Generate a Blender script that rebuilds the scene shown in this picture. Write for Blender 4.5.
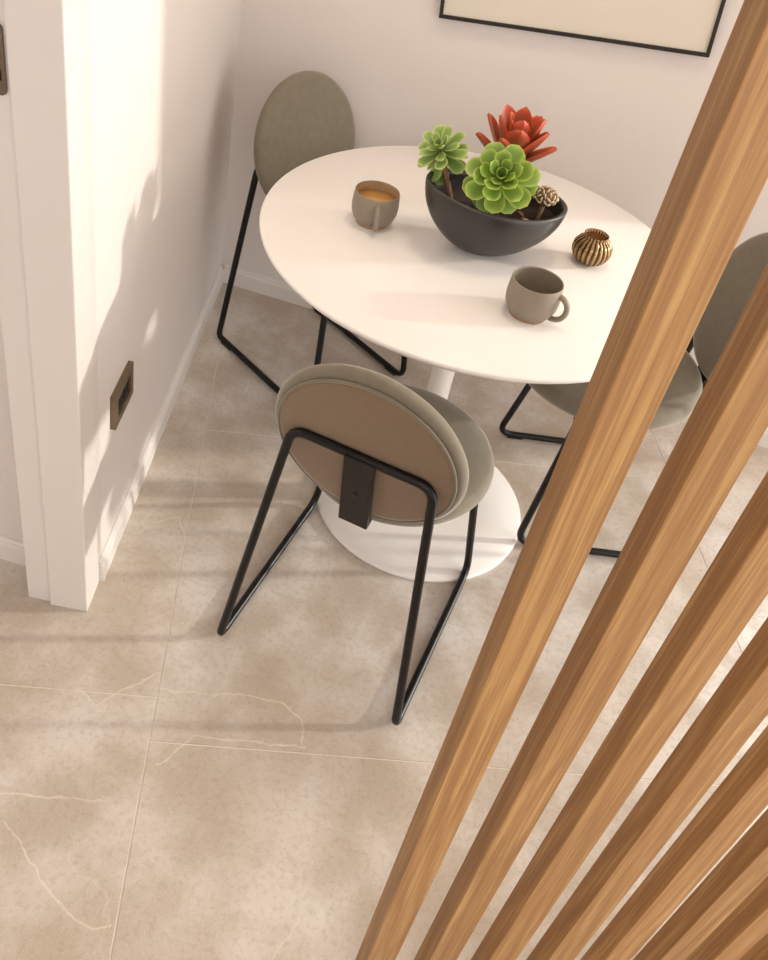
import bpy, math, random
from mathutils import Vector, Matrix
random.seed(7)
S = bpy.context.scene
for o in list(bpy.data.objects): bpy.data.objects.remove(o)
COL = S.collection
sin, cos, pi, R = math.sin, math.cos, math.pi, math.radians

# ------------------------------------------------------------------ camera
CAM = Vector((-0.0284, -1.6617, 1.6018))
cr, cu, cf = Vector((0.9623, 0.2289, 0.1471)), Vector((-0.2544, 0.5652, 0.7847)), Vector((-0.0964, 0.7926, -0.6021))
cf.normalize(); cr = (cr - cf * cr.dot(cf)).normalized(); cu = cr.cross(cf)
cd = bpy.data.cameras.new('camera'); cam = bpy.data.objects.new('camera', cd); COL.objects.link(cam)
cam.matrix_world = Matrix(((cr.x, cu.x, -cf.x, CAM.x), (cr.y, cu.y, -cf.y, CAM.y), (cr.z, cu.z, -cf.z, CAM.z), (0, 0, 0, 1)))
cd.sensor_fit = 'AUTO'; cd.sensor_width = 36; cd.lens = 897.98 / 960 * 36
cd.shift_x = (384 - 342.89) / 960; cd.shift_y = (360.65 - 480) / 960; cd.clip_start = 0.02
S.camera = cam

# ------------------------------------------------------------------ light
w = bpy.data.worlds.new('world'); S.world = w; w.use_nodes = True
bg = w.node_tree.nodes['Background']; bg.inputs[0].default_value = (1.0, 0.98, 0.95, 1); bg.inputs[1].default_value = 3.3
def look(o, d): o.rotation_euler = Vector(d).to_track_quat('-Z', 'Y').to_euler()
sun = bpy.data.lights.new('sun', 'SUN'); sun.energy = 2.3; sun.angle = R(2.2); sun.color = (1.0, 0.95, 0.85)
so = bpy.data.objects.new('sun', sun); COL.objects.link(so); so.location = (3, 1, 2)
SAZ, SEL = R(20), R(15.5)
look(so, (-cos(SAZ) * cos(SEL), -sin(SAZ) * cos(SEL), -sin(SEL)))
ar = bpy.data.lights.new('rear_fill_light', 'AREA'); ar.shape = 'RECTANGLE'; ar.size = 1.6; ar.size_y = 1.2; ar.energy = 42; ar.color = (0.98, 0.99, 1.0)  # soft fill lamp added behind and above the camera, not a real fixture
ao = bpy.data.objects.new('rear_fill_light', ar); COL.objects.link(ao); ao.location = (0.3, -3.1, 2.42); look(ao, (-.35, 2.6, -1.9))
dl = bpy.data.lights.new('downlight', 'AREA'); dl.shape = 'DISK'; dl.size = .35; dl.energy = 7.5; dl.color = (1.0, 0.84, 0.64)
do = bpy.data.objects.new('downlight', dl); COL.objects.link(do); do.location = (.0, .0, 2.44); look(do, (-.05, .0, -1))
V = S.view_settings; V.view_transform = 'Standard'; V.look = 'None'; V.exposure = -0.03; V.gamma = 1; V.use_curve_mapping = False

# ------------------------------------------------------------------ materials
def srgb(r, g, b):
    f = lambda c: (c / 255 / 12.92) if c <= 10 else ((c / 255 + .055) / 1.055) ** 2.4
    return (f(r), f(g), f(b), 1)
class NT:
    def __init__(s, name):
        s.m = bpy.data.materials.new(name); s.m.use_nodes = True; s.t = s.m.node_tree
        s.b = s.t.nodes['Principled BSDF']
    def n(s, typ, **kw):
        o = s.t.nodes.new(typ)
        for k, v in kw.items():
            if k.startswith('i_'): o.inputs[k[2:].replace('_', ' ')].default_value = v
            elif k[0] == 'p' and k[1:].isdigit(): o.inputs[int(k[1:])].default_value = v
            else: setattr(o, k, v)
        return o
    def l(s, a, b): s.t.links.new(a, b)
    def math(s, op, a, b=None, c=None):
        o = s.t.nodes.new('ShaderNodeMath'); o.operation = op
        for i, x in enumerate((a, b, c)):
            if x is None: continue
            if isinstance(x, (int, float)): o.inputs[i].default_value = x
            else: s.l(x, o.inputs[i])
        return o.outputs[0]
    def mix(s, f, a, b):
        o = s.t.nodes.new('ShaderNodeMix'); o.data_type = 'RGBA'
        for i, x in ((0, f), (6, a), (7, b)):
            if isinstance(x, (int, float, tuple)): o.inputs[i].default_value = x
            else: s.l(x, o.inputs[i])
        return o.outputs[2]
    def ramp(s, f, stops):
        o = s.t.nodes.new('ShaderNodeValToRGB'); e = o.color_ramp.elements
        while len(e) < len(stops): e.new(.5)
        for k, (p, c) in zip(e, stops): k.position = p; k.color = c if len(c) == 4 else (*c, 1)
        s.l(f, o.inputs[0]); return o.outputs[0]
    def bump(s, h, st, dist=.002):
        o = s.n('ShaderNodeBump'); o.inputs['Strength'].default_value = st; o.inputs['Distance'].default_value = dist
        s.l(h, o.inputs['Height']); s.l(o.outputs[0], s.b.inputs['Normal'])
    def noise(s, vec, scale, det=3, rough=.5, out=0):
        o = s.n('ShaderNodeTexNoise'); o.inputs['Scale'].default_value = scale; o.inputs['Detail'].default_value = det
        o.inputs['Roughness'].default_value = rough
        if vec is not None: s.l(vec, o.inputs['Vector'])
        return o.outputs[out]
    def mapping(s, vec, sc=(1, 1, 1), loc=(0, 0, 0), rot=(0, 0, 0)):
        o = s.n('ShaderNodeMapping'); o.inputs['Scale'].default_value = sc; o.inputs['Location'].default_value = loc; o.inputs['Rotation'].default_value = rot
        s.l(vec, o.inputs[0]); return o.outputs[0]
def basic(name, col, rough=.5, metal=0, noise=0, nscale=20, bump=0, bscale=200, **kw):
    t = NT(name); t.b.inputs['Roughness'].default_value = rough; t.b.inputs['Metallic'].default_value = metal
    tc = t.n('ShaderNodeTexCoord').outputs['Object']
    f = t.noise(tc, nscale, 4)
    dk = tuple(c * (1 - noise) for c in col[:3]) + (1,); lt = tuple(min(1, c * (1 + noise * .5)) for c in col[:3]) + (1,)
    t.l(t.ramp(f, [(.3, dk), (.7, lt)]), t.b.inputs['Base Color'])
    if bump: t.bump(t.noise(tc, bscale, 3), bump, .001)
    for k, v in kw.items(): t.b.inputs[k.replace('_', ' ')].default_value = v
    return t.m
M = {}
M['wall'] = basic('plaster', srgb(220, 212, 207), .75, 0, .015, 2, .08, 120)
M['trim'] = basic('trim_paint', srgb(222, 216, 211), .4, 0, .01, 3)
M['grout'] = basic('grout', srgb(222, 212, 198), .9, 0, .05, 40)
M['table'] = basic('table_lacquer', srgb(236, 232, 228), .28, 0, .008, 3)
M['black'] = basic('black_metal', srgb(14, 13, 13), .36, .3, .05, 10)
M['bracket'] = basic('bracket_metal', srgb(34, 30, 27), .45, .4, .1, 30)
M['rubber'] = basic('rubber', srgb(16, 14, 13), .8)
M['frame'] = basic('picture_frame_black', srgb(24, 20, 17), .5, 0, .05, 30)
M['mat'] = basic('picture_paper', srgb(214, 207, 193), .6, 0, .01, 6)
M['bronze'] = basic('socket_bronze', srgb(118, 100, 80), .4, .5, .12, 60)
M['socket'] = basic('socket_black', srgb(22, 22, 24), .35, 0, .05, 60)
M['steel'] = basic('strike_steel', srgb(120, 105, 90), .35, .8, .15, 80)
M['hole'] = basic('dark_hole', srgb(12, 10, 9), .9)
M['bowl'] = basic('bowl_charcoal', srgb(50, 46, 42), .36, 0, .25, 9, .1, 60)
M['soil'] = basic('soil', srgb(48, 34, 26), .95, 0, .5, 90, 1.0, 150)
M['bark'] = basic('bark_chip', srgb(120, 88, 66), .85, 0, .3, 60, .6, 150)
M['mug'] = basic('mug_glaze', srgb(140, 129, 113), .5, 0, .06, 30, .05, 200)
M['mug_foot'] = basic('mug_raw_clay', srgb(168, 132, 92), .8, 0, .1, 60)
M['mug_in'] = basic('mug_inside_glaze', srgb(178, 150, 116), .4, 0, .06, 20)
M['coffee'] = basic('milky_coffee', srgb(214, 160, 96), .15, 0, .08, 30)
M['pod'] = basic('dried_pod', srgb(206, 188, 156), .85, 0, .15, 60, .3, 150)
M['pod_dark'] = basic('dried_pod_stem', srgb(118, 92, 66), .85, 0, .2, 60, .3, 150)
M['wax'] = basic('wax', srgb(232, 196, 140), .5, 0, .03, 20, Subsurface_Weight=.3)

def velvet(name, col, noise=.08):
    t = NT(name); tc = t.n('ShaderNodeTexCoord').outputs['Object']
    f = t.noise(tc, 9, 5, .6)
    a = tuple(c * (1 - noise) for c in col[:3]) + (1,); b = tuple(c * (1 + noise) for c in col[:3]) + (1,)
    t.l(t.ramp(f, [(.3, a), (.7, b)]), t.b.inputs['Base Color'])
    t.b.inputs['Roughness'].default_value = .85
    t.b.inputs['Sheen Weight'].default_value = .55; t.b.inputs['Sheen Roughness'].default_value = .4
    t.b.inputs['Sheen Tint'].default_value = (1, .95, .88, 1)
    t.bump(t.noise(tc, 700, 2), .25, .0006)
    return t.m
M['velvet'] = velvet('grey_velvet', srgb(118, 110, 95))
M['backpanel'] = velvet('taupe_velvet', srgb(126, 106, 84), .05)

# oak: grain along object Z, each slat shifted by its own random value
def oak():
    t = NT('oak'); tc = t.n('ShaderNodeTexCoord').outputs['Object']
    oi = t.n('ShaderNodeObjectInfo').outputs['Random']
    cmb = t.n('ShaderNodeCombineXYZ'); t.l(t.math('MULTIPLY', oi, 3.1), cmb.inputs[0]); t.l(t.math('MULTIPLY', oi, 2.3), cmb.inputs[1]); t.l(t.math('MULTIPLY', oi, 17), cmb.inputs[2])
    va = t.n('ShaderNodeVectorMath', operation='ADD'); t.l(tc, va.inputs[0]); t.l(cmb.outputs[0], va.inputs[1])
    v = va.outputs[0]
    # cathedral figure: radial rings round an axis that wanders with height
    low = t.noise(t.mapping(v, (1.2, 1.2, 1.6)), 1.0, 2, .5, out=1)
    vm = t.n('ShaderNodeVectorMath', operation='MULTIPLY_ADD'); vm.inputs[1].default_value = (.09, .09, .0); t.l(low, vm.inputs[0]); t.l(t.mapping(v, (1, 1, .05)), vm.inputs[2])
    wv = t.n('ShaderNodeTexWave', wave_type='RINGS', rings_direction='Z', wave_profile='SIN')
    wv.inputs['Scale'].default_value = 17; wv.inputs['Distortion'].default_value = 1.0; wv.inputs['Detail'].default_value = 3; wv.inputs['Detail Scale'].default_value = 1.2
    t.l(vm.outputs[0], wv.inputs['Vector'])
    fine = t.noise(t.mapping(v, (260, 260, 5)), 1.0, 3, .65)
    mid = t.noise(t.mapping(v, (95, 95, 1.8)), 1.0, 4, .65)
    base = t.ramp(wv.outputs[1], [(0.0, srgb(160, 117, 68)), (.5, srgb(173, 131, 79)), (1.0, srgb(183, 143, 89))])
    c = t.mix(t.math('MULTIPLY', t.ramp(mid, [(.40, (0, 0, 0)), (.60, (1, 1, 1))]), .7), base, srgb(152, 108, 60))
    c = t.mix(t.math('MULTIPLY', t.ramp(fine, [(.44, (1, 1, 1)), (.56, (0, 0, 0))]), .5), c, srgb(128, 86, 44))
    hs = t.n('ShaderNodeHueSaturation'); t.l(c, hs.inputs['Color'])
    t.l(t.math('MULTIPLY_ADD', oi, .14, .93), hs.inputs['Value'])
    t.l(hs.outputs[0], t.b.inputs['Base Color']); t.b.inputs['Roughness'].default_value = .5
    t.bump(fine, .25, .0008)
    return t.m
M['oak'] = oak()

VEINS = []   # polylines in world XY (floor plane), filled below
def stone():
    t = NT('stone_tile'); g = t.n('ShaderNodeNewGeometry').outputs['Position']
    big = t.noise(g, 1.7, 5, .6); med = t.noise(g, 6.5, 6, .62); fin = t.noise(g, 90, 4, .7); spk = t.noise(g, 320, 2, .6)
    c = t.ramp(big, [(.32, srgb(188, 175, 160)), (.5, srgb(207, 198, 188)), (.68, srgb(220, 215, 209))])
    c = t.mix(t.math('MULTIPLY', t.ramp(med, [(.42, (1, 1, 1)), (.6, (0, 0, 0))]), .5), c, srgb(164, 146, 123))
    c = t.mix(t.math('MULTIPLY', t.ramp(fin, [(.36, (1, 1, 1)), (.5, (0, 0, 0))]), .26), c, srgb(150, 130, 106))
    c = t.mix(t.math('MULTIPLY', t.ramp(spk, [(.55, (0, 0, 0)), (.7, (1, 1, 1))]), .25), c, srgb(226, 214, 198))
    # thin random calcite veins
    wob = t.noise(g, 7, 4, .6, out=1)
    vm = t.n('ShaderNodeVectorMath', operation='MULTIPLY_ADD'); vm.inputs[1].default_value = (.16, .16, 0); t.l(wob, vm.inputs[0]); t.l(g, vm.inputs[2])
    vo = t.n('ShaderNodeTexVoronoi', feature='DISTANCE_TO_EDGE'); vo.inputs['Scale'].default_value = 2.3; t.l(vm.outputs[0], vo.inputs['Vector'])
    vein = t.ramp(vo.outputs['Distance'], [(0, (1, 1, 1)), (.007, (0, 0, 0))])
    gate = t.ramp(t.noise(g, 3.1, 2), [(.5, (0, 0, 0)), (.62, (1, 1, 1))])
    c = t.mix(t.math('MULTIPLY', t.math('MULTIPLY', vein, gate), .30), c, srgb(232, 218, 198))
    # the veins that can be traced in the stone
    wb = t.n('ShaderNodeVectorMath', operation='MULTIPLY_ADD'); wb.inputs[1].default_value = (.02, .02, 0); t.l(t.noise(g, 30, 3, .6, out=1), wb.inputs[0])
    sub = t.n('ShaderNodeVectorMath', operation='SUBTRACT'); sub.inputs[1].default_value = (.01, .01, 0); t.l(g, sub.inputs[0]); t.l(sub.outputs[0], wb.inputs[2])
    sx = t.n('ShaderNodeSeparateXYZ'); t.l(wb.outputs[0], sx.inputs[0]); X, Y = sx.outputs[0], sx.outputs[1]
    dmin = None
    for pl in VEINS:
        for (ax, ay), (bx, by) in zip(pl[:-1], pl[1:]):
            dx, dy = bx - ax, by - ay; L2 = dx * dx + dy * dy
            tt = t.math('MULTIPLY_ADD', X, dx / L2, -(ax * dx + ay * dy) / L2)
            tt = t.math('MULTIPLY_ADD', Y, dy / L2, tt)
            cl = t.n('ShaderNodeClamp'); t.l(tt, cl.inputs[0]); tt = cl.outputs[0]
            ex = t.math('SUBTRACT', t.math('MULTIPLY_ADD', tt, dx, ax), X); ey = t.math('SUBTRACT', t.math('MULTIPLY_ADD', tt, dy, ay), Y)
            d = t.math('SQRT', t.math('MULTIPLY_ADD', ex, ex, t.math('MULTIPLY', ey, ey)))
            dmin = d if dmin is None else t.math('MINIMUM', dmin, d)
    vv = t.ramp(t.math('MULTIPLY', dmin, 100), [(.06, (1, 1, 1)), (.26, (0, 0, 0))])
    c = t.mix(t.math('MULTIPLY', vv, t.math('MULTIPLY_ADD', t.noise(g, 22, 2), .8, -.05)), c, srgb(236, 224, 206))
    t.l(c, t.b.inputs['Base Color'])
    t.l(t.math('MULTIPLY_ADD', med, .25, .33), t.b.inputs['Roughness'])
    t.b.inputs['Specular IOR Level'].default_value = .4
    t.bump(fin, .10, .0006)
    return t.m
def leafmat(name, stops, rough=.42):
    t = NT(name); a = t.n('ShaderNodeAttribute', attribute_name='edge').outputs['Fac']
    tc = t.n('ShaderNodeTexCoord').outputs['Object']
    t.l(t.ramp(t.math('ADD', a, t.math('MULTIPLY_ADD', t.noise(tc, 60, 3), .3, -.15)), stops), t.b.inputs['Base Color'])
    t.b.inputs['Roughness'].default_value = rough; t.b.inputs['Subsurface Weight'].default_value = .15; t.b.inputs['Subsurface Radius'].default_value = (.01, .01, .004)
    return t.m
M['leaf'] = leafmat('succulent_green', [(0, srgb(84, 116, 42)), (.5, srgb(124, 156, 58)), (.85, srgb(158, 184, 80)), (1, srgb(196, 204, 110))])
M['leaf_pale'] = leafmat('succulent_pale_green', [(0, srgb(90, 122, 58)), (.5, srgb(138, 166, 84)), (.85, srgb(172, 192, 110)), (1, srgb(204, 212, 140))])
M['leaf_red'] = leafmat('succulent_red', [(0, srgb(110, 104, 62)), (.22, srgb(140, 96, 58)), (.5, srgb(178, 78, 50)), (.75, srgb(196, 84, 56)), (1, srgb(214, 112, 74))])

def smoked():
    t = NT('smoked_bronze_glass'); t.b.inputs['Metallic'].default_value = .75; t.b.inputs['Roughness'].default_value = .22
    tc = t.n('ShaderNodeTexCoord').outputs['Object']
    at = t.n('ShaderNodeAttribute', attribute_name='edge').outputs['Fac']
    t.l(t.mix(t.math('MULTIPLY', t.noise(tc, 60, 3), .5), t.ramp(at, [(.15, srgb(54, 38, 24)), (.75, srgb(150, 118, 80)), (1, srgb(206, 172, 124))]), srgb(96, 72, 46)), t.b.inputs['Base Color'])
    return t.m
M['smoked'] = smoked()
M['smoked_in'] = basic('bronze_glass_inside', srgb(226, 190, 140), .3, .5, .1, 60)

# ------------------------------------------------------------------ mesh helpers
class MB:
    def __init__(s): s.v = []; s.f = []; s.sm = []; s.e = []
    def add(s, vs, fs, smooth=False, edge=None):
        k = len(s.v); s.v += [tuple(p) for p in vs]; s.f += [tuple(i + k for i in f) for f in fs]; s.sm += [smooth] * len(fs)
        s.e += list(edge) if edge else [0] * len(vs); return s
    def box(s, c, sz, M3=None):
        x, y, z = [q / 2 for q in sz]
        vs = [Vector((a * x, b * y, d * z)) for a in (-1, 1) for b in (-1, 1) for d in (-1, 1)]
        if M3: vs = [M3 @ p for p in vs]
        vs = [p + Vector(c) for p in vs]
        return s.add(vs, [(0, 1, 3, 2), (4, 6, 7, 5), (0, 4, 5, 1), (2, 3, 7, 6), (0, 2, 6, 4), (1, 5, 7, 3)])
    def lathe(s, prof, n=48, c=(0, 0, 0), fn=None, smooth=True, sx=1, sy=1, cap=True):
        vs = []
        for r, z in prof:
            for i in range(n):
                a = 2 * pi * i / n; q = r * (fn(a, r, z) if fn else 1)
                vs.append((c[0] + q * cos(a) * sx, c[1] + q * sin(a) * sy, c[2] + z))
        fs = []
        for j in range(len(prof) - 1):
            for i in range(n):
                k = (i + 1) % n; fs.append((j * n + i, j * n + k, (j + 1) * n + k, (j + 1) * n + i))
        if cap and prof[0][0] > 1e-6: fs.append(tuple(range(n))[::-1])
        if cap and prof[-1][0] > 1e-6: fs.append(tuple((len(prof) - 1) * n + i for i in range(n)))
        return s.add(vs, fs, smooth)
    def torus(s, Rr, r, c=(0, 0, 0), n=72, m=8, sx=1, sy=1):
        vs = [(c[0] + (Rr * sx + r * cos(b)) * cos(a), c[1] + (Rr * sy + r * cos(b)) * sin(a), c[2] + r * sin(b)) for a in [2 * pi * i / n for i in range(n)] for b in [2 * pi * j / m for j in range(m)]]
        return s.add(vs, [(i * m + j, ((i + 1) % n) * m + j, ((i + 1) % n) * m + (j + 1) % m, i * m + (j + 1) % m) for i in range(n) for j in range(m)], True)
    def tube(s, pts, r, m=10, caps=True, radii=None):
        pts = [Vector(p) for p in pts]; n = len(pts); T = []
        for i in range(n):
            d = (pts[min(i + 1, n - 1)] - pts[max(i - 1, 0)]).normalized(); T.append(d)
        N = T[0].orthogonal().normalized(); vs = []
        for i in range(n):
            N = (N - T[i] * N.dot(T[i])).normalized(); B = T[i].cross(N); rr = radii[i] if radii else r
            vs += [pts[i] + (N * cos(2 * pi * j / m) + B * sin(2 * pi * j / m)) * rr for j in range(m)]
        fs = [(i * m + j, i * m + (j + 1) % m, (i + 1) * m + (j + 1) % m, (i + 1) * m + j) for i in range(n - 1) for j in range(m)]
        if caps: fs += [tuple(range(m))[::-1], tuple((n - 1) * m + j for j in range(m))]
        return s.add(vs, fs, True)
    def grid(s, rows, smooth=True, edge=None):
        nr, nc = len(rows), len(rows[0])
        return s.add([p for r in rows for p in r], [(i * nc + j, i * nc + j + 1, (i + 1) * nc + j + 1, (i + 1) * nc + j) for i in range(nr - 1) for j in range(nc - 1)], smooth, edge)
    def mesh(s, name, mat):
        me = bpy.data.meshes.new(name); me.from_pydata(s.v, [], s.f)
        me.polygons.foreach_set('use_smooth', s.sm); me.materials.append(mat)
        if any(s.e):
            at = me.attributes.new('edge', 'FLOAT', 'POINT'); at.data.foreach_set('value', s.e)
        me.update(); return me
    def build(s, name, mat, parent=None, bevel=0, M4=None):
        me = s.mesh(name, mat); o = bpy.data.objects.new(name, me); COL.objects.link(o)
        if parent: o.parent = parent
        if M4: o.matrix_local = M4
        if bevel:
            b = o.modifiers.new('bevel', 'BEVEL'); b.width = bevel; b.segments = 2; b.limit_method = 'ANGLE'; b.angle_limit = R(40)
        return o
def rounded(pts, rad, seg=6):
    pts = [Vector(p) for p in pts]; out = [pts[0]]; rads = rad
    for i in range(1, len(pts) - 1):
        rad = rads[i] if isinstance(rads, (list, tuple)) else rads
        a, b, c = pts[i - 1], pts[i], pts[i + 1]; u, v = (a - b).normalized(), (c - b).normalized()
        ang = u.angle(v); d = min(rad / math.tan(ang / 2), (a - b).length * .45, (c - b).length * .45)
        p, q = b + u * d, b + v * d
        for k in range(seg + 1):
            t = k / seg; out.append(p * (1 - t) ** 2 + b * 2 * t * (1 - t) + q * t * t)
    out.append(pts[-1]); return out
def empty(name, loc=(0, 0, 0), rz=0, **k):
    o = bpy.data.objects.new(name, None); COL.objects.link(o); o.location = loc; o.rotation_euler = (0, 0, rz); o.empty_display_size = .05
    tag(o, **k); return o
def tag(o, label=None, cat=None, group=None, kind=None):
    if label: o['label'] = label
    if cat: o['category'] = cat
    if group: o['group'] = group
    if kind: o['kind'] = kind
    return o
def struct(o, label, cat): return tag(o, label, cat, kind='structure')

# ------------------------------------------------------------------ room shell
Ux, Uy = 0.99727, -0.0738          # direction of the back wall
U2 = Vector((0.9915, 0.1302, 0)); N2 = Vector((-0.1302, 0.9915, 0))   # left wall: normal, direction
UB = Vector((Ux, Uy, 0)); NB = Vector((-Uy, Ux, 0))
K = Vector((-0.744, 0.688, 0))     # where the two skirting faces meet on the floor
BT = .013                          # skirting thickness
def quad_prism(p0, p1, off, th, z0, z1):
    """wall slab along p0->p1; its visible face is moved back by 'off' along the outward normal and is 'th' thick"""
    d = (p1 - p0).normalized(); nrm = Vector((-d.y, d.x, 0)); a0, a1 = p0 + nrm * off, p1 + nrm * off; b0, b1 = a0 + nrm * th, a1 + nrm * th
    m = MB(); vs = [Vector((q.x, q.y, z)) for z in (z0, z1) for q in (a0, a1, b1, b0)]
    return m.add(vs, [(3, 2, 1, 0), (4, 5, 6, 7), (0, 1, 5, 4), (1, 2, 6, 5), (2, 3, 7, 6), (3, 0, 4, 7)])
HC = 2.5
# floor: a grout bed with every tile its own slab
fl = MB().box((.5, -1.6, -.0312), (6.2, 5.6, .06)).build('floor', M['grout']); struct(fl, 'beige stone tiled floor with pale grout joints and light veins', 'floor')
ta = R(13.444); ea = Vector((cos(ta), sin(ta), 0)); eb = Vector((-sin(ta), cos(ta), 0))
def onfloor(a, b): return (ea * a + eb * b)
VEINS += [[(-.790, -.850), (-.69, -.846), (-.612, -.843)], [(-.656, -.819), (-.515, -.770), (-.47, -.757)], ]
def F(x, y):   # a point of the photograph's floor plane, used once to note where the stone's veins lie
    d = cf + cr * ((x - 342.89) / 897.98) - cu * ((y - 360.65) / 897.98); p = CAM + d * (-CAM.z / d.z); return (p.x, p.y)
VEINS[:] = [[F(0, 793), F(60, 797), F(104, 802)], [F(76, 687), F(88, 696), F(96, 705), F(155, 674)], [F(4, 822), F(20, 845), F(45, 885), F(68, 915), F(92, 930), F(110, 925)],
            [F(160, 690), F(245, 696), F(285, 703), F(303, 722), F(302, 744)], [F(157, 765), F(195, 737), F(305, 747)], [F(135, 534), F(157, 522), F(179, 517), F(186, 542)], [F(150, 340), F(205, 372), F(224, 382)]]
M['stone'] = stone()
SP, SA, gp = .86, 1.27, .0024
for ci in range(-2, 5):
    a0 = -.536 + SA * ci
    boff = -.632 if ci < 0 else (-.722 if ci % 2 == 0 else -.30)
    for cj in range(-5, 3):
        b0 = boff + SP * cj
        c = onfloor(a0 + SA / 2, b0 + SP / 2)
        if not (-2.2 < c.x < 3.4 and -4.1 < c.y < 1.1): continue
        h = SP / 2 - gp / 2; ha = SA / 2 - gp / 2; k = .0006
        ring = lambda e, z: [onfloor(a0 + SA / 2 + sx * (ha - e), b0 + SP / 2 + sy * (h - e)) + Vector((0, 0, z)) for sx, sy in ((-1, -1), (1, -1), (1, 1), (-1, 1))]
        vs = ring(0, -.006) + ring(0, -k) + ring(k, 0)
        fs = [(8, 9, 10, 11)] + [(r * 4 + i, r * 4 + (i + 1) % 4, (r + 1) * 4 + (i + 1) % 4, (r + 1) * 4 + i) for r in (0, 1) for i in range(4)]
        MB().add(vs, fs).build('tile', M['stone'], fl)

KL = K - N2 * 1.29                 # front end of the left wall
WEND = K + UB * 1.93               # the back wall ends beside the window opening
wb = quad_prism(K - UB * .2, WEND, BT, .12, 0, HC).build('wall_back', M['wall']); struct(wb, 'plain warm white plaster back wall behind the table', 'wall')
wl = quad_prism(KL, K + N2 * .1, BT, .10, 0, HC).build('wall_left', M['wall']); struct(wl, 'plain white plaster wall at left with sunlight on it', 'wall')
wf = MB().box((-1.55, -.475, HC / 2), (1.66, .11, HC)).build('wall_front', M['wall']); struct(wf, 'short stretch of white wall beyond the door jamb at far left', 'wall')
wr = MB().box((.4, -4.3, HC / 2), (6.6, .1, HC)).build('wall_rear', M['wall']); struct(wr, 'plain wall behind the camera', 'wall')
wo = MB().box((-2.45, -2.4, HC / 2), (.1, 3.9, HC)).build('wall_outer', M['wall']); struct(wo, 'plain wall beyond the doorway, out of frame', 'wall')
cl_ = MB().box((.5, -1.7, HC + .06), (6.2, 5.4, .1)).build('ceiling', M['wall']); struct(cl_, 'plain white ceiling, out of frame', 'ceiling')
def skirting(p0, p1, name, label):
    d = (p1 - p0).normalized(); nrm = Vector((-d.y, d.x, 0)); m = MB()
    prof = [(0, 0), (0, .046), (.002, .050), (.004, .052), (.004, .058), (.008, .062), (BT, .062), (BT, 0)]
    vs = [p + nrm * o + Vector((0, 0, z)) for p in (p0, p1) for o, z in prof]; n = len(prof)
    m.add(vs, [(i, (i + 1) % n, n + (i + 1) % n, n + i) for i in range(n)] + [tuple(range(n))[::-1], tuple(range(n, 2 * n))])
    return struct(m.build(name, M['trim']), label, 'skirting')
skirting(K - N2 * 1.222, K, 'baseboard_left', 'low white skirting board along the left wall below the socket')
skirting(K, WEND, 'baseboard_back', 'low white skirting board along the back wall behind the chairs')
skirting(Vector((-2.3, -.543, 0)), Vector((-.70, -.543, 0)), 'baseboard_front', 'white skirting board on the short wall left of the door jamb')

# door opening: casing round the end of the left wall, jamb strip with a strike plate
dr = empty('door_1', (-.62, -.60, 0)); struct(dr, 'white painted door casing and jamb at the end of the left wall', 'door frame')
def loc(o): o.matrix_parent_inverse = Matrix.Translation((.62, .60, 0)); return o
cz = HC - .3
m = MB(); q = [(-.661, -.6150), (-.583, -.6065), (-.5925, -.535), (-.60, -.500), (-.672, -.530)]
vs = [(x, y, z) for z in (0, cz) for x, y in q]
m.add(vs, [(4, 3, 2, 1, 0), (5, 6, 7, 8, 9)] + [(i, (i + 1) % 5, 5 + (i + 1) % 5, 5 + i) for i in range(5)])
loc(m.build('casing', M['trim'], dr, .0025))
m = MB(); q = [(-.711, -.612), (-.6575, -.6075), (-.66, -.522), (-.711, -.522)]
vs = [(x, y, z) for z in (0, cz) for x, y in q]
m.add(vs, [(3, 2, 1, 0), (4, 5, 6, 7)] + [(i, (i + 1) % 4, 4 + (i + 1) % 4, 4 + i) for i in range(4)])
loc(m.build('jamb', M['trim'], dr, .002))
# strike plate with rounded ends
def plate_outline(w_, h_, r_, n=6):
    o = []
    for cx_, cz_, a0 in ((w_ / 2 - r_, h_ / 2 - r_, 0), (-w_ / 2 + r_, h_ / 2 - r_, 90), (-w_ / 2 + r_, -h_ / 2 + r_, 180), (w_ / 2 - r_, -h_ / 2 + r_, 270)):
        o += [(cx_ + r_ * cos(R(a0 + 90 * k / n)), cz_ + r_ * sin(R(a0 + 90 * k / n))) for k in range(n + 1)]
    return o
def plate(w_, h_, r_, th, c, name, mat, parent):
    ol = plate_outline(w_, h_, r_); n = len(ol)
    vs = [(c[0] + x, c[1] - th, c[2] + z) for x, z in ol] + [(c[0] + x, c[1], c[2] + z) for x, z in ol]
    m = MB().add(vs, [tuple(range(n))[::-1]] + [(i, (i + 1) % n, n + (i + 1) % n, n + i)[::-1] for i in range(n)])
    return loc(m.build(name, mat, parent))
sp = plate(.026, .098, .009, .0022, (-.6785, -.6120, 1.139), 'strike_plate', M['steel'], dr); sp['label'] = 'grey steel strike plate with a dark latch hole'
h1 = MB().box((-.6785, -.6146, 1.118), (.014, .0012, .014)).build('latch_hole', M['hole'], sp)
h2 = MB().box((-.6785, -.6146, 1.158), (.013, .0012, .030)).build('keeper', M['bronze'], sp)

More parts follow.
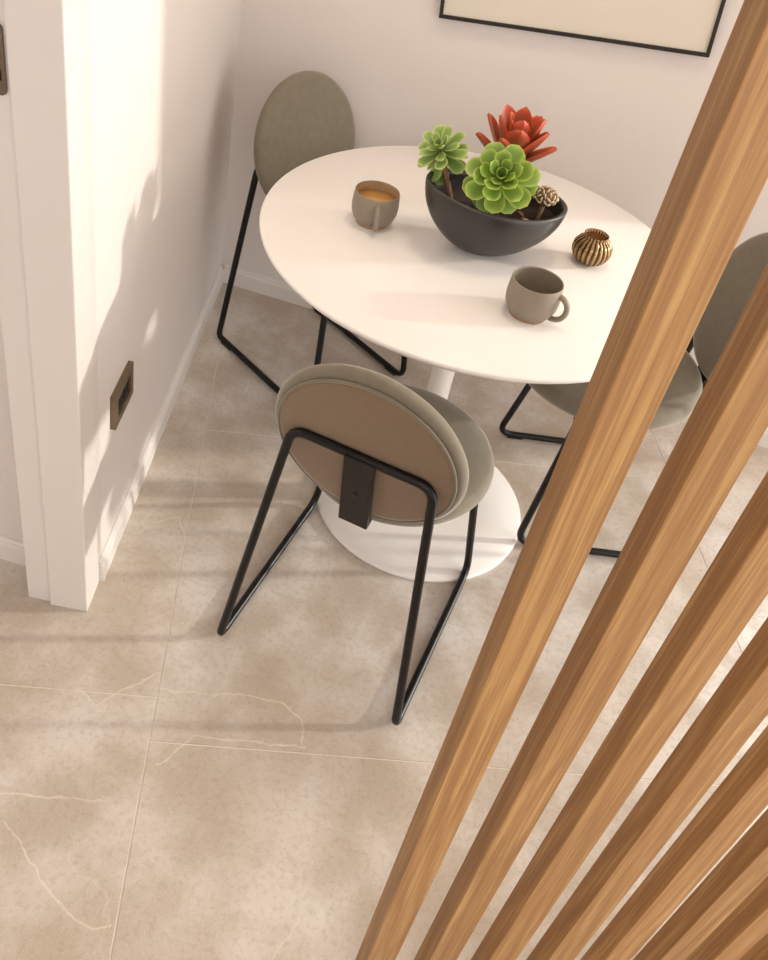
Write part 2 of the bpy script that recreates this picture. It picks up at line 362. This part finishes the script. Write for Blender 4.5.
# double socket on the left wall, 10 mm proud
sc = empty('wall_socket', (0, 0, 0), label='bronze double wall socket with black insert low on the left wall', cat='socket')
o3 = K - N2 * 1.066 - U2 * BT; zc = .394
Mx = Matrix(((N2.x, U2.x, 0), (N2.y, U2.y, 0), (0, 0, 1)))
fr = MB()
W2, H2, T2, B2 = .122 / 2, .082 / 2, .011, .018
for cx_, cz_, sx_, sz_ in ((0, H2 - B2 / 2, 2 * W2, B2), (0, -H2 + B2 / 2, 2 * W2, B2), (-W2 + B2 / 2, 0, B2, 2 * H2 - 2 * B2), (W2 - B2 / 2, 0, B2, 2 * H2 - 2 * B2)):
    fr.box(o3 + Mx @ Vector((cx_, T2 / 2, cz_ + zc)), (sx_, T2, sz_), Mx)
fr.build('frame_plate', M['bronze'], sc)
MB().box(o3 + Mx @ Vector((0, .003, zc)), (2 * W2 - 2 * B2, .006, 2 * H2 - 2 * B2), Mx).build('insert', M['socket'], sc)
for sx_ in (-.02, .02):
    MB().box(o3 + Mx @ Vector((sx_, .0065, zc)), (.026, .002, .030), Mx).build('outlet', M['hole'], sc)

# framed picture, hanging slightly crooked
pic = empty('framed_picture', (0, 0, 0), label='large blank cream print in a thin black frame on the back wall', cat='picture')
pc = K + UB * 1.160 + NB * BT - NB * .0015; PW, PH, PT, fw_ = .90, .72, .018, .009
pt = R(5.2)
ex = UB * cos(pt) + Vector((0, 0, 1)) * sin(pt); ez = -UB * sin(pt) + Vector((0, 0, 1)) * cos(pt)
Mp = Matrix(((ex.x, -NB.x, ez.x), (ex.y, -NB.y, ez.y), (ex.z, -NB.z, ez.z)))
PWm = .643
corner = pc + Vector((0, 0, 1.020))
def pp(x, y, z): return corner + Mp @ Vector((x, y, z))
# landscape frame, lower right corner at 'corner'
PW, PH = .648, .50
for nm, c, sz in (('frame_side', (-PW / 2, PT / 2, fw_ / 2), (PW, PT, fw_)), ('frame_side', (-PW / 2, PT / 2, PH - fw_ / 2), (PW, PT, fw_)),
                  ('frame_side', (-fw_ / 2, PT / 2, PH / 2), (fw_, PT, PH - 2 * fw_)), ('frame_side', (-PW + fw_ / 2, PT / 2, PH / 2), (fw_, PT, PH - 2 * fw_))):
    MB().box(pp(*c), sz, Mp).build(nm, M['frame'], pic, .0008)
MB().box(pp(-PW / 2, PT * .35, PH / 2), (PW - 2 * fw_, PT * .7, PH - 2 * fw_), Mp).build('print', M['mat'], pic)

# ------------------------------------------------------------------ slatted oak screen beside the camera
b0 = R(76.7275); ph = R(17.8345); DS = .56
d0 = Vector((cos(ph), sin(ph), 0)); p0 = Vector((-sin(ph), cos(ph), 0))
M0 = Vector((CAM.x + DS * cos(b0), CAM.y + DS * sin(b0), 0)); sw, sd, st = .0765 * DS, .0586 * DS, .1671 * DS
SN = ['nearest the dining table, leftmost of the row', 'second from the left in the row', 'third from the left in the row', 'fourth from the left in the row', 'fifth from the left in the row',
      'sixth from the left in the row', 'seventh from the left in the row', 'eighth from the left at lower right corner', 'ninth from the left, mostly hidden', 'last of the row at far right']
slat0 = None
for i in range(10):
    Ms = Matrix((d0, p0, (0, 0, 1))).transposed().to_4x4()
    c = M0 + d0 * (st * i + sw / 2) + p0 * (sd / 2); Ms.translation = c
    if slat0 is None:
        slat0 = MB().box((0, 0, 1.24), (sw, sd, 2.48)).build('wooden_slat', M['oak'], None, .0012, Ms); o = slat0
    else:
        o = slat0.copy(); COL.objects.link(o); o.matrix_world = Ms
    tag(o, 'upright oak slat of the screen, ' + SN[i], 'slat', 'oak screen slats')

# ------------------------------------------------------------------ table
RT, RBs, HT = .446, .260, .73
tb = empty('dining_table', (-.002, -.008, 0), label='round white pedestal dining table with a glossy top and disc foot', cat='table')
m = MB(); m.lathe([(0, HT - .020), (RT - .030, HT - .020), (RT - .006, HT - .0135), (RT - .001, HT - .008), (RT, HT - .005), (RT - .001, HT - .0015), (RT - .004, HT), (0, HT)], 128)
m.build('tabletop', M['table'], tb)
m = MB(); m.lathe([(.11, HT - .024), (.11, HT - .0205), (0, HT - .0205)], 48); m.build('mounting_plate', M['table'], tb)
m = MB(); m.lathe([(.060, .016), (.045, .022), (.034, .045), (.029, .10), (.0265, .2), (.026, .45), (.027, .6), (.030, .68), (.04, HT - .024)], 48, (.002, -.010, 0)); m.build('column', M['table'], tb)
m = MB(); m.lathe([(0, 0), (RBs - .003, 0), (RBs, .003), (RBs, .007), (RBs - .004, .011), (.16, .0135), (.06, .017), (0, .017)], 112, (.026, -.022, 0)); m.build('base', M['table'], tb)

# ------------------------------------------------------------------ chairs
NM = 'x y a L w uf uz wu bf bz bt rbw rbh rp tb sf sz st rsw rsd ff fz fw'.split()
CH = [[-0.1099, -0.6015, 1.368, 0.4326, 0.3956, 0.0443, 0.5761, 0.263, 0.0703, 0.5772, 0.2327, 0.1787, 0.1914, 0.1642, 0.0138, 0.2767, 0.4081, -0.0125, 0.1956, 0.1976, 0.3748, 0.4189, 0.3055, -.014],
      [-0.5515, 0.5384, -0.6324, 0.4309, 0.3524, 0.0497, 0.5759, 0.26, 0.0754, 0.6174, 0.2373, 0.1663, 0.1874, 0.155, 0.0138, 0.2835, 0.4218, -0.0125, 0.1956, 0.1959, 0.3945, 0.4193, 0.2954],
      [0.6569, 0.1894, 3.3452, 0.43, 0.3954, 0.0443, 0.5761, 0.263, 0.0395, 0.6259, 0.228, 0.1902, 0.1782, 0.1642, 0.0138, 0.2955, 0.4300, -0.0286, 0.2163, 0.2216, 0.3759, 0.4161, 0.2937, .062]]
CL = ['grey velvet round-backed chair in front of the table, its back to us', 'grey velvet round-backed chair in the corner behind the table at left', 'grey velvet round-backed chair behind the oak slats at right']
TR = .0086
def make_chair(vals, label):
    v = dict(zip(NM, vals))
    off = vals[23] if len(vals) > 23 else 0   # how far the rear bends sit forward of the origin
    t = empty('dining_chair', (v['x'], v['y'], 0), v['a'], label=label, cat='chair', group='chairs round the dining table')
    w2, L, z0 = v['w'] / 2, v['L'], TR + .003
    # local axes: x forward, y to the chair's left
    pts = []
    for s in (1,): pass
    A = [(v['ff'], -v['fw'] / 2, v['fz'] - .045), (L, -w2, z0), (off, -w2, z0), (v['uf'], -v['wu'] / 2, v['uz']), (v['uf'], v['wu'] / 2, v['uz']), (off, w2, z0), (L, w2, z0), (v['ff'], v['fw'] / 2, v['fz'] - .045)]
    A = [(v['ff'], 0, v['fz'] - .045)] + A + [(v['ff'], 0, v['fz'] - .045)]
    path = rounded(A, [0, .03, .036, .017, .034, .034, .017, .036, .03, 0], 7)
    MB().tube(path, TR, 12, False).build('frame', M['black'], t)
    # glides under the runners
    for s in (-1, 1):
        for f in (off + .045, L - .05):
            MB().box((f, s * w2, .0035), (.045, .013, .007)).build('glide', M['rubber'], t, .002)
    # seat
    Ms = Matrix.Translation((v['sf'] + .006, 0, v['sz'])) @ Matrix.Rotation(-v['st'], 4, 'Y') @ Matrix.Diagonal((v['rsd'] - .004, v['rsw'], 1, 1))
    n = 14
    prof = [(0, -.026), (.90, -.026), (.955, -.022), (.985, -.012), (.999, .0), (.996, .010), (.975, .019), (.93, .024), (.80, .027), (.5, .030), (.25, .031), (0, .031)]
    MB().lathe(prof, 96).build('seat', M['velvet'], t, 0, Ms)
    MB().torus(.962, .0022, (0, 0, -.0215), 96, 6).add([], []).build('seat_piping', M['velvet'], t, 0, Matrix.Translation((v['sf'] + .006, 0, v['sz'])) @ Matrix.Rotation(-v['st'], 4, 'Y') @ Matrix.Diagonal((v['rsd'] - .004, v['rsw'], 1, 1))) if False else None
    MB().box((v['sf'] + .02, 0, v['sz'] - .031), (.26, .20, .008)).build('seat_plate', M['black'], t, .002)
    # backrest: local z = toward the sitter, x = up, y = side
    bt = v['bt']; up = Vector((-sin(bt), 0, cos(bt))); fr_ = Vector((cos(bt), 0, sin(bt))); sd_ = fr_.cross(up)
    Mb = Matrix((up, sd_, fr_)).transposed().to_4x4(); Mb.translation = Vector((v['bf'], 0, v['bz']))
    rw, rh = v['rbw'], v['rbh']; sc_ = Matrix.Diagonal((rh, rw, 1, 1))
    rp_ = min(.925, v['rp'] / rw)
    prof = [(rp_ - .01, -.0120), (rp_ + .012, -.0125), (rp_ + .04, -.0105), (.99, -.005), (1.0, .001), (.992, .008), (.965, .014), (.91, .018), (.8, .021), (.5, .024), (.2, .0255), (0, .026)]
    b = MB().lathe(prof, 96).build('backrest', M['velvet'], t, 0, Mb @ sc_)
    prof = [(0, -.0185), (.5, -.0185), (rp_ - .06, -.0180), (rp_ - .02, -.0165), (rp_ - .008, -.0140), (rp_ - .006, -.008)]
    p = MB().lathe(prof[::-1], 96).build('back_panel', M['backpanel'], t, 0, Mb @ sc_); p['label'] = 'flat taupe panel on the back'
    MB().torus(1, .0028, (0, 0, -.0155), 96, 8, sx=rh * (rp_ - .004), sy=rw * (rp_ - .004)).build('piping', M['velvet'], p, 0, (Mb @ sc_).inverted() @ Mb)
    # bracket joining the hoop, the backrest and the seat: a folded black strap
    bx = v['uf'] - TR * .2
    top = Vector((v['uf'] - .004, 0, v['uz'] + .004)); dn = (up * -1)
    zb = v['sz'] - .036
    L1 = (top.z - zb) / up.z * .93
    bot = top + dn * L1
    mm = MB(); hw = .0285; th = .005
    back = -fr_
    a = [top + back * .006, top + fr_ * -.0 + back * .000, bot + back * .000, bot + back * .008]
    prof2 = [top + back * .009, bot + back * .011, bot + back * .004 + Vector((.0, 0, -.002)), Vector((v['sf'] - .09, 0, bot.z - .004)), Vector((v['sf'] - .09, 0, bot.z + .002)), bot + fr_ * .004 + Vector((0, 0, .006)), top + back * .001]
    vs = [p_ + Vector((0, s * hw, 0)) for s in (-1, 1) for p_ in prof2]; k = len(prof2)
    mm.add(vs, [tuple(range(k))[::-1], tuple(range(k, 2 * k))] + [(i, (i + 1) % k, k + (i + 1) % k, k + i) for i in range(k)])
    br = mm.build('bracket', M['bracket'], t, .0015)
    pb = (top + bot) * .5 + back * .011
    Mk = Matrix((up, sd_, fr_)).transposed().to_4x4(); Mk.translation = pb
    MB().lathe([(0, -.002), (.004, -.002), (.0055, 0), (.0055, .002), (0, .002)], 16).build('bolt', M['black'], br, 0, Mk)
    return t
for vals, lb in zip(CH, CL): make_chair(vals, lb)

# ------------------------------------------------------------------ planter bowl
HTt = HT
BA = R(22); BC = Vector((.010, -.033, HTt))
bowl = empty('planter_bowl', BC, BA, label='charcoal oval bowl with slanted rim planted with succulents on the table', cat='bowl')
def rimz(a): return .123 - .014 * cos(a) + .003 * cos(2 * a)
def bowl_pt(a, t, inset=0):
    # t 0 bottom .. 1 rim
    H = rimz(a); r = .28 + .72 * (1 - (1 - t) ** 1.95) ** .74
    return Vector(((.146 - inset) * r * cos(a), (.098 - inset) * r * sin(a), H * t))
n, mrow = 64, 16
rows = []
for j in range(mrow + 1):
    t = (j / mrow) ** 1.4; rows.append([bowl_pt(2 * pi * i / n, t) for i in range(n + 1)])
lip = [[bowl_pt(2 * pi * i / n, 1, .0025) + Vector((0, 0, .0022)) for i in range(n + 1)], [bowl_pt(2 * pi * i / n, 1, .006) + Vector((0, 0, .0005)) for i in range(n + 1)]]
inner = []
for j in range(mrow, 3, -1):
    t = (j / mrow) ** 1.4; inner.append([bowl_pt(2 * pi * i / n, t, .008) for i in range(n + 1)])
mb = MB().grid(rows + lip + inner); mb.add([rows[0][i] for i in range(n)], [tuple(range(n))[::-1]])
mb.build('bowl_shell', M['bowl'], bowl)
so_rows = []
for rr in (1, .8, .6, .4, .2, .02):
    row = []
    for i in range(n + 1):
        a = 2 * pi * (i % n) / n; q = bowl_pt(a, .74, .009); zz = q.z + random.uniform(-.003, .004) * (rr < .95)
        row.append(Vector((q.x * rr, q.y * rr, zz * rr + (.082) * (1 - rr))))
    row[-1] = row[0]; so_rows.append(row)
tag(MB().grid(so_rows[::-1]).build('soil', M['soil'], bowl), kind='stuff')
def bowl_w(x, y, z): return BC + Matrix.Rotation(BA, 3, 'Z') @ Vector((x, y, z))
# bark chips and pebbles lying on the soil
chip = None
for k in range(9):
    a = random.uniform(0, 2 * pi); rr = random.uniform(.35, .8)
    x, y = .125 * rr * cos(a), .078 * rr * sin(a)
    if k < 6: x, y = random.uniform(.045, .085), random.uniform(-.062, -.025)
    q = bowl_pt(math.atan2(y / .098, x / .149), .74)
    r_ = math.hypot(x / .13, y / .085)
    z = q.z * min(1, r_) + .082 * max(0, 1 - r_) + .003
    s_ = random.uniform(.005, .0085)
    m = MB(); vs = []
    for i in range(3):
        for j in range(6):
            b_ = 2 * pi * j / 6; f_ = (.7, 1, .6)[i] * random.uniform(.8, 1.2); vs.append((s_ * f_ * cos(b_) * 1.3, s_ * f_ * sin(b_) * .8, (i - 1) * s_ * .35))
    m.add(vs, [(i * 6 + j, i * 6 + (j + 1) % 6, i * 6 + 6 + (j + 1) % 6, i * 6 + 6 + j) for i in (0, 1) for j in range(6)] + [tuple(range(6))[::-1], tuple(range(12, 18))])
    o = m.build('bark_chip', M['bark'] if k % 3 else M['pod']); o.location = bowl_w(x, y, z); o.rotation_euler = (random.uniform(-.4, .4), random.uniform(-.4, .4), random.uniform(0, 6))
    tag(o, 'small bark chip half hidden among the succulents on the soil', 'bark chip', 'bark chips on the soil')

# ------------------------------------------------------------------ succulents
def leaf_mesh(name, mat, L=1, W=.5, T=.12, cup=.25, tip=.0, base=.28, point=0, bend=.0):
    """a fleshy leaf growing along +x, upper side +z, length L"""
    nu, nv = 15, 7; top, bot, et, eb_ = [], [], [], []
    for i in range(nu):
        u = i / (nu - 1); 
        wprof = (base + (1 - base) * (sin(pi * min(1, u / .72) / 2) ** 1.4)) if u < .72 else (math.sqrt(max(0, 1 - ((u - .72) / .28) ** 2)))
        if point: wprof *= (1 - point * max(0, (u - .35) / .65) ** 1.3)
        hw = W * L / 2 * max(.02, wprof); rt, rb = [], []
        for j in range(nv):
            s = -1 + 2 * j / (nv - 1); y = hw * s
            z = cup * L * .5 * (u ** 2) * .6 + bend * L * u * u + cup * hw * s * s
            th = T * L * (1 - s * s) * (.55 + .45 * (1 - u)) * (1 if i else .6)
            rt.append((u * L, y, z + th * .25)); rb.append((u * L, y, z - th * .75))
            ed = min(1, max(abs(s) ** 4, max(0, (u - .72) / .28) ** 2) * .75 + .35 * u + .1); et.append(ed); eb_.append(ed * .85)
        top.append(rt); bot.append(rb)
    m = MB().grid(top, True, et); m.grid([r[::-1] for r in bot], True, [e for i in range(nu) for e in eb_[i * nv:(i + 1) * nv][::-1]])
    return m.mesh(name, mat)
def rosette(name, base, top, leaves, meshes, rings, label, mat, up=None, stem=None, jitter=.08):
    """base = on the soil, top = rosette heart; rings = list of (count, length, elevation deg, offset down the stem)"""
    t = empty(name, base, label=label, cat='succulent')
    ax = (up or (top - base)).normalized(); q = ax.to_track_quat('Z', 'Y'); h = top - base
    MB().tube([(0, 0, -.004), h * .5, h * .97], .006, 8, True, [.007, .006, .007]).build('stem', M['bark'], t)
    ang = 0
    for (n_, Ln, el, off, mi) in rings:
        ang += .6
        for k in range(n_):
            a = ang + 2 * pi * k / n_ + random.uniform(-jitter, jitter); e = R(el + random.uniform(-8, 8)); s_ = Ln * random.uniform(.93, 1.07)
            o = bpy.data.objects.new('leaf', meshes[mi]); COL.objects.link(o); o.parent = t
            Ml = q.to_matrix().to_4x4() @ Matrix.Rotation(a, 4, 'Z') @ Matrix.Translation((.003, 0, -off)) @ Matrix.Rotation(-e, 4, 'Y') @ Matrix.Rotation(random.uniform(-.12, .12), 4, 'X') @ Matrix.Diagonal((s_, s_, s_, 1))
            Ml.translation += h; o.matrix_local = Ml
    return t
lg = [leaf_mesh('leaf', M['leaf'], W=.60, T=.13, cup=.24, base=.2), leaf_mesh('leaf', M['leaf'], W=.86, T=.24, cup=.5)]
lp = [leaf_mesh('leaf', M['leaf_pale'], W=.50, T=.18, cup=.24, base=.2), leaf_mesh('leaf', M['leaf_pale'], W=.8, T=.26, cup=.5)]
lr = [leaf_mesh('leaf', M['leaf_red'], W=.62, T=.10, cup=.38, point=.62, base=.6), leaf_mesh('leaf', M['leaf_red'], W=.36, T=.12, cup=.40, point=.5, base=.7)]
tocam = (CAM - Vector((0, 0, .85))).normalized()
g1 = bowl_w(0, -.02, .075)
rosette('succulent', g1, Vector((.006, -.086, HTt + .182)), 0, lg,
        [(3, .023, 66, -.004, 1), (4, .038, 52, 0, 0), (5, .050, 36, .004, 0), (6, .060, 20, .008, 0), (7, .067, 4, .014, 0), (7, .067, -14, .022, 0), (5, .060, -32, .030, 0)],
        'large bright green rosette succulent in the middle of the charcoal bowl', 'leaf', up=Vector((-.02, -.8, .75)))
rosette('succulent', bowl_w(-.085, .0, .09), Vector((-.118, -.020, HTt + .180)), 0, lp,
        [(3, .018, 70, -.003, 1), (4, .030, 44, 0, 0), (5, .043, 24, .004, 0), (6, .052, 6, .010, 0), (6, .053, -14, .018, 0), (4, .048, -40, .028, 0)],
        'smaller pale green rosette succulent leaning over the left end of the bowl', 'leaf_pale', up=Vector((-.35, -.45, .8)))
rosette('succulent', bowl_w(.03, .045, .08), Vector((.018, .072, HTt + .152)), 0, lr,
        [(3, .088, 76, 0, 0), (4, .104, 66, 0, 0), (5, .106, 53, .004, 0), (4, .104, 44, .008, 1), (4, .098, 30, .012, 1)],
        'red and orange pointed-leaf succulent at the back of the charcoal bowl', 'leaf_red', up=Vector((.05, -.12, 1)))

# dried seed head on a stalk
pd = empty('seed_head', bowl_w(.082, -.028, .052), label='pale dried seed head on a brown stalk at the right end of the bowl', cat='seed head')
q0 = Vector(pd.location); hd = Vector((.1015, -.012, HTt + .132)) - q0
MB().tube([(0, 0, 0), (hd.x * .25, hd.y * .3 - .004, hd.z * .4), hd * .8], .0035, 8, True, [.0065, .004, .0055]).build('stalk', M['pod_dark'], pd)
m = MB(); m.lathe([(0, -.017), (.009, -.0145), (.0155, -.008), (.018, 0), (.0155, .007), (.009, .0105), (0, .012)], 24); m.build('core', M['pod_dark'], pd, 0, Matrix.Translation(hd) @ Matrix.Scale(1.22, 4))
pod = MB()
PS = 1.22
for k in range(46):     # short curled ridges over the head
    zz = 1 - 1.5 * (k + .5) / 46; a = k * 2.39996; r_ = math.sqrt(max(0, 1 - zz * zz)); nrm = Vector((r_ * cos(a), r_ * sin(a), zz))
    tg = nrm.orthogonal().normalized(); tg.rotate(Matrix.Rotation(random.uniform(0, 6.28), 3, nrm)); c_ = Vector((nrm.x * .019, nrm.y * .019, nrm.z * .0135))
    pod.tube([c_ - tg * .0042, c_ + nrm * .0012, c_ + tg * .0042], .0015, 5, True, [.001, .0017, .001])
tag(pod.build('ridges', M['pod'], pd, 0, Matrix.Translation(hd) @ Matrix.Scale(PS, 4)), kind='stuff')

# ------------------------------------------------------------------ mugs
def mug(loc_, handle_az, label, coffee, R0=.0475, H0=.070):
    t = empty('mug', loc_, handle_az, label=label, cat='mug', group='grey mugs on the table')
    pr_ = [(.0, .004), (R0 * .60, .004), (R0 * .62, 0), (R0 * .68, 0), (R0 * .70, .004), (R0 * .86, .012), (R0 * .97, .025), (R0, .038), (R0 * .985, .055), (R0 * .955, H0 - .002), (R0 * .945, H0), (R0 * .915, H0), (R0 * .90, H0 - .002)]
    MB().lathe(pr_[4:], 56).build('body', M['mug'], t) if False else None
    vs = MB(); nseg = 56
    prof = pr_[3:] ; 
    body = MB(); body.lathe(prof + [(R0 * .93, .055), (R0 * .945, .038), (R0 * .90, .022), (R0 * .75, .010), (0, .008)], nseg); body.build('body', M['mug'], t)
    MB().lathe([(R0 * .58, 0), (R0 * .58, .003)][:0] + [(R0 * .66, -.0), (R0 * .70, .0), (R0 * .715, .005), (R0 * .66, .006)], nseg).build('foot_ring', M['mug_foot'], t)
    il = MB().lathe([(R0 * .899, H0 - .0018), (R0 * .928, .055), (R0 * .943, .038), (R0 * .898, .0222), (R0 * .748, .0104), (0, .0084)], nseg, cap=False).build('lining', M['mug_in'] if coffee else M['mug'], t)
    if coffee:
        c = MB().lathe([(0, .048), (R0 * .935, .048), (R0 * .935, .050), (0, .050)], nseg).build('coffee', M['coffee'], t); c['label'] = 'milky coffee'
    hp = [(R0 * (.90 - .08 * k / 16 + .50 * max(0, sin(pi * k / 16)) ** .8), 0, H0 * (.49 + .33 * cos(pi * k / 16))) for k in range(17)]; h = MB().tube(hp, .0052, 10); 
    h.v = [(x, y * 1.15, z) for x, y, z in h.v]
    h.build('handle', M['mug'], t)
    return t
mug((-.220, -.036, HTt), R(-75), 'grey stoneware mug with milky coffee, alone at the left of the table', True)
mug((.116, -.233, HTt), R(-22), 'grey stoneware mug with handle at right, at the near side of the table', False, .0490, .073)

# ------------------------------------------------------------------ ribbed tealight holder
vt = empty('tealight_holder', (.2235, .020, HTt), label='small ribbed bronze glass tealight holder at the right of the bowl', cat='candle holder')
NR = 22
fn = lambda a, r, z: 1 + .085 * (abs(cos(a * NR / 2)) - .6) * (1 if r > .02 else 0)
pf = [(0, .0), (.016, 0), (.021, .0015), (.030, .008), (.0370, .019), (.0395, .030), (.0380, .041), (.032, .0505), (.0250, .0555), (.0232, .058), (.0240, .0615), (.0245, .0640), (.0228, .0638)]
pin = [(.0215, .060), (.0212, .057), (.027, .053), (.034, .042), (.036, .030), (.034, .020), (.028, .010), (0, .007)]
gs = MB().lathe(pf + pin[:3], NR * 8, fn=fn, cap=False)
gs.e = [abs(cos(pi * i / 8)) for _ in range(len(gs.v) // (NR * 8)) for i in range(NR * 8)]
gs.build('glass_shell', M['smoked'], vt)
MB().lathe([(.0222, .0632)] + pin[:2] + [(r - .001, z) for r, z in pin[2:]], 64, cap=False).build('glass_lining', M['smoked_in'], vt)
MB().lathe([(0, .0085), (.018, .0085), (.0185, .022), (.0175, .023), (0, .0225)], 32).build('tealight', M['wax'], vt)
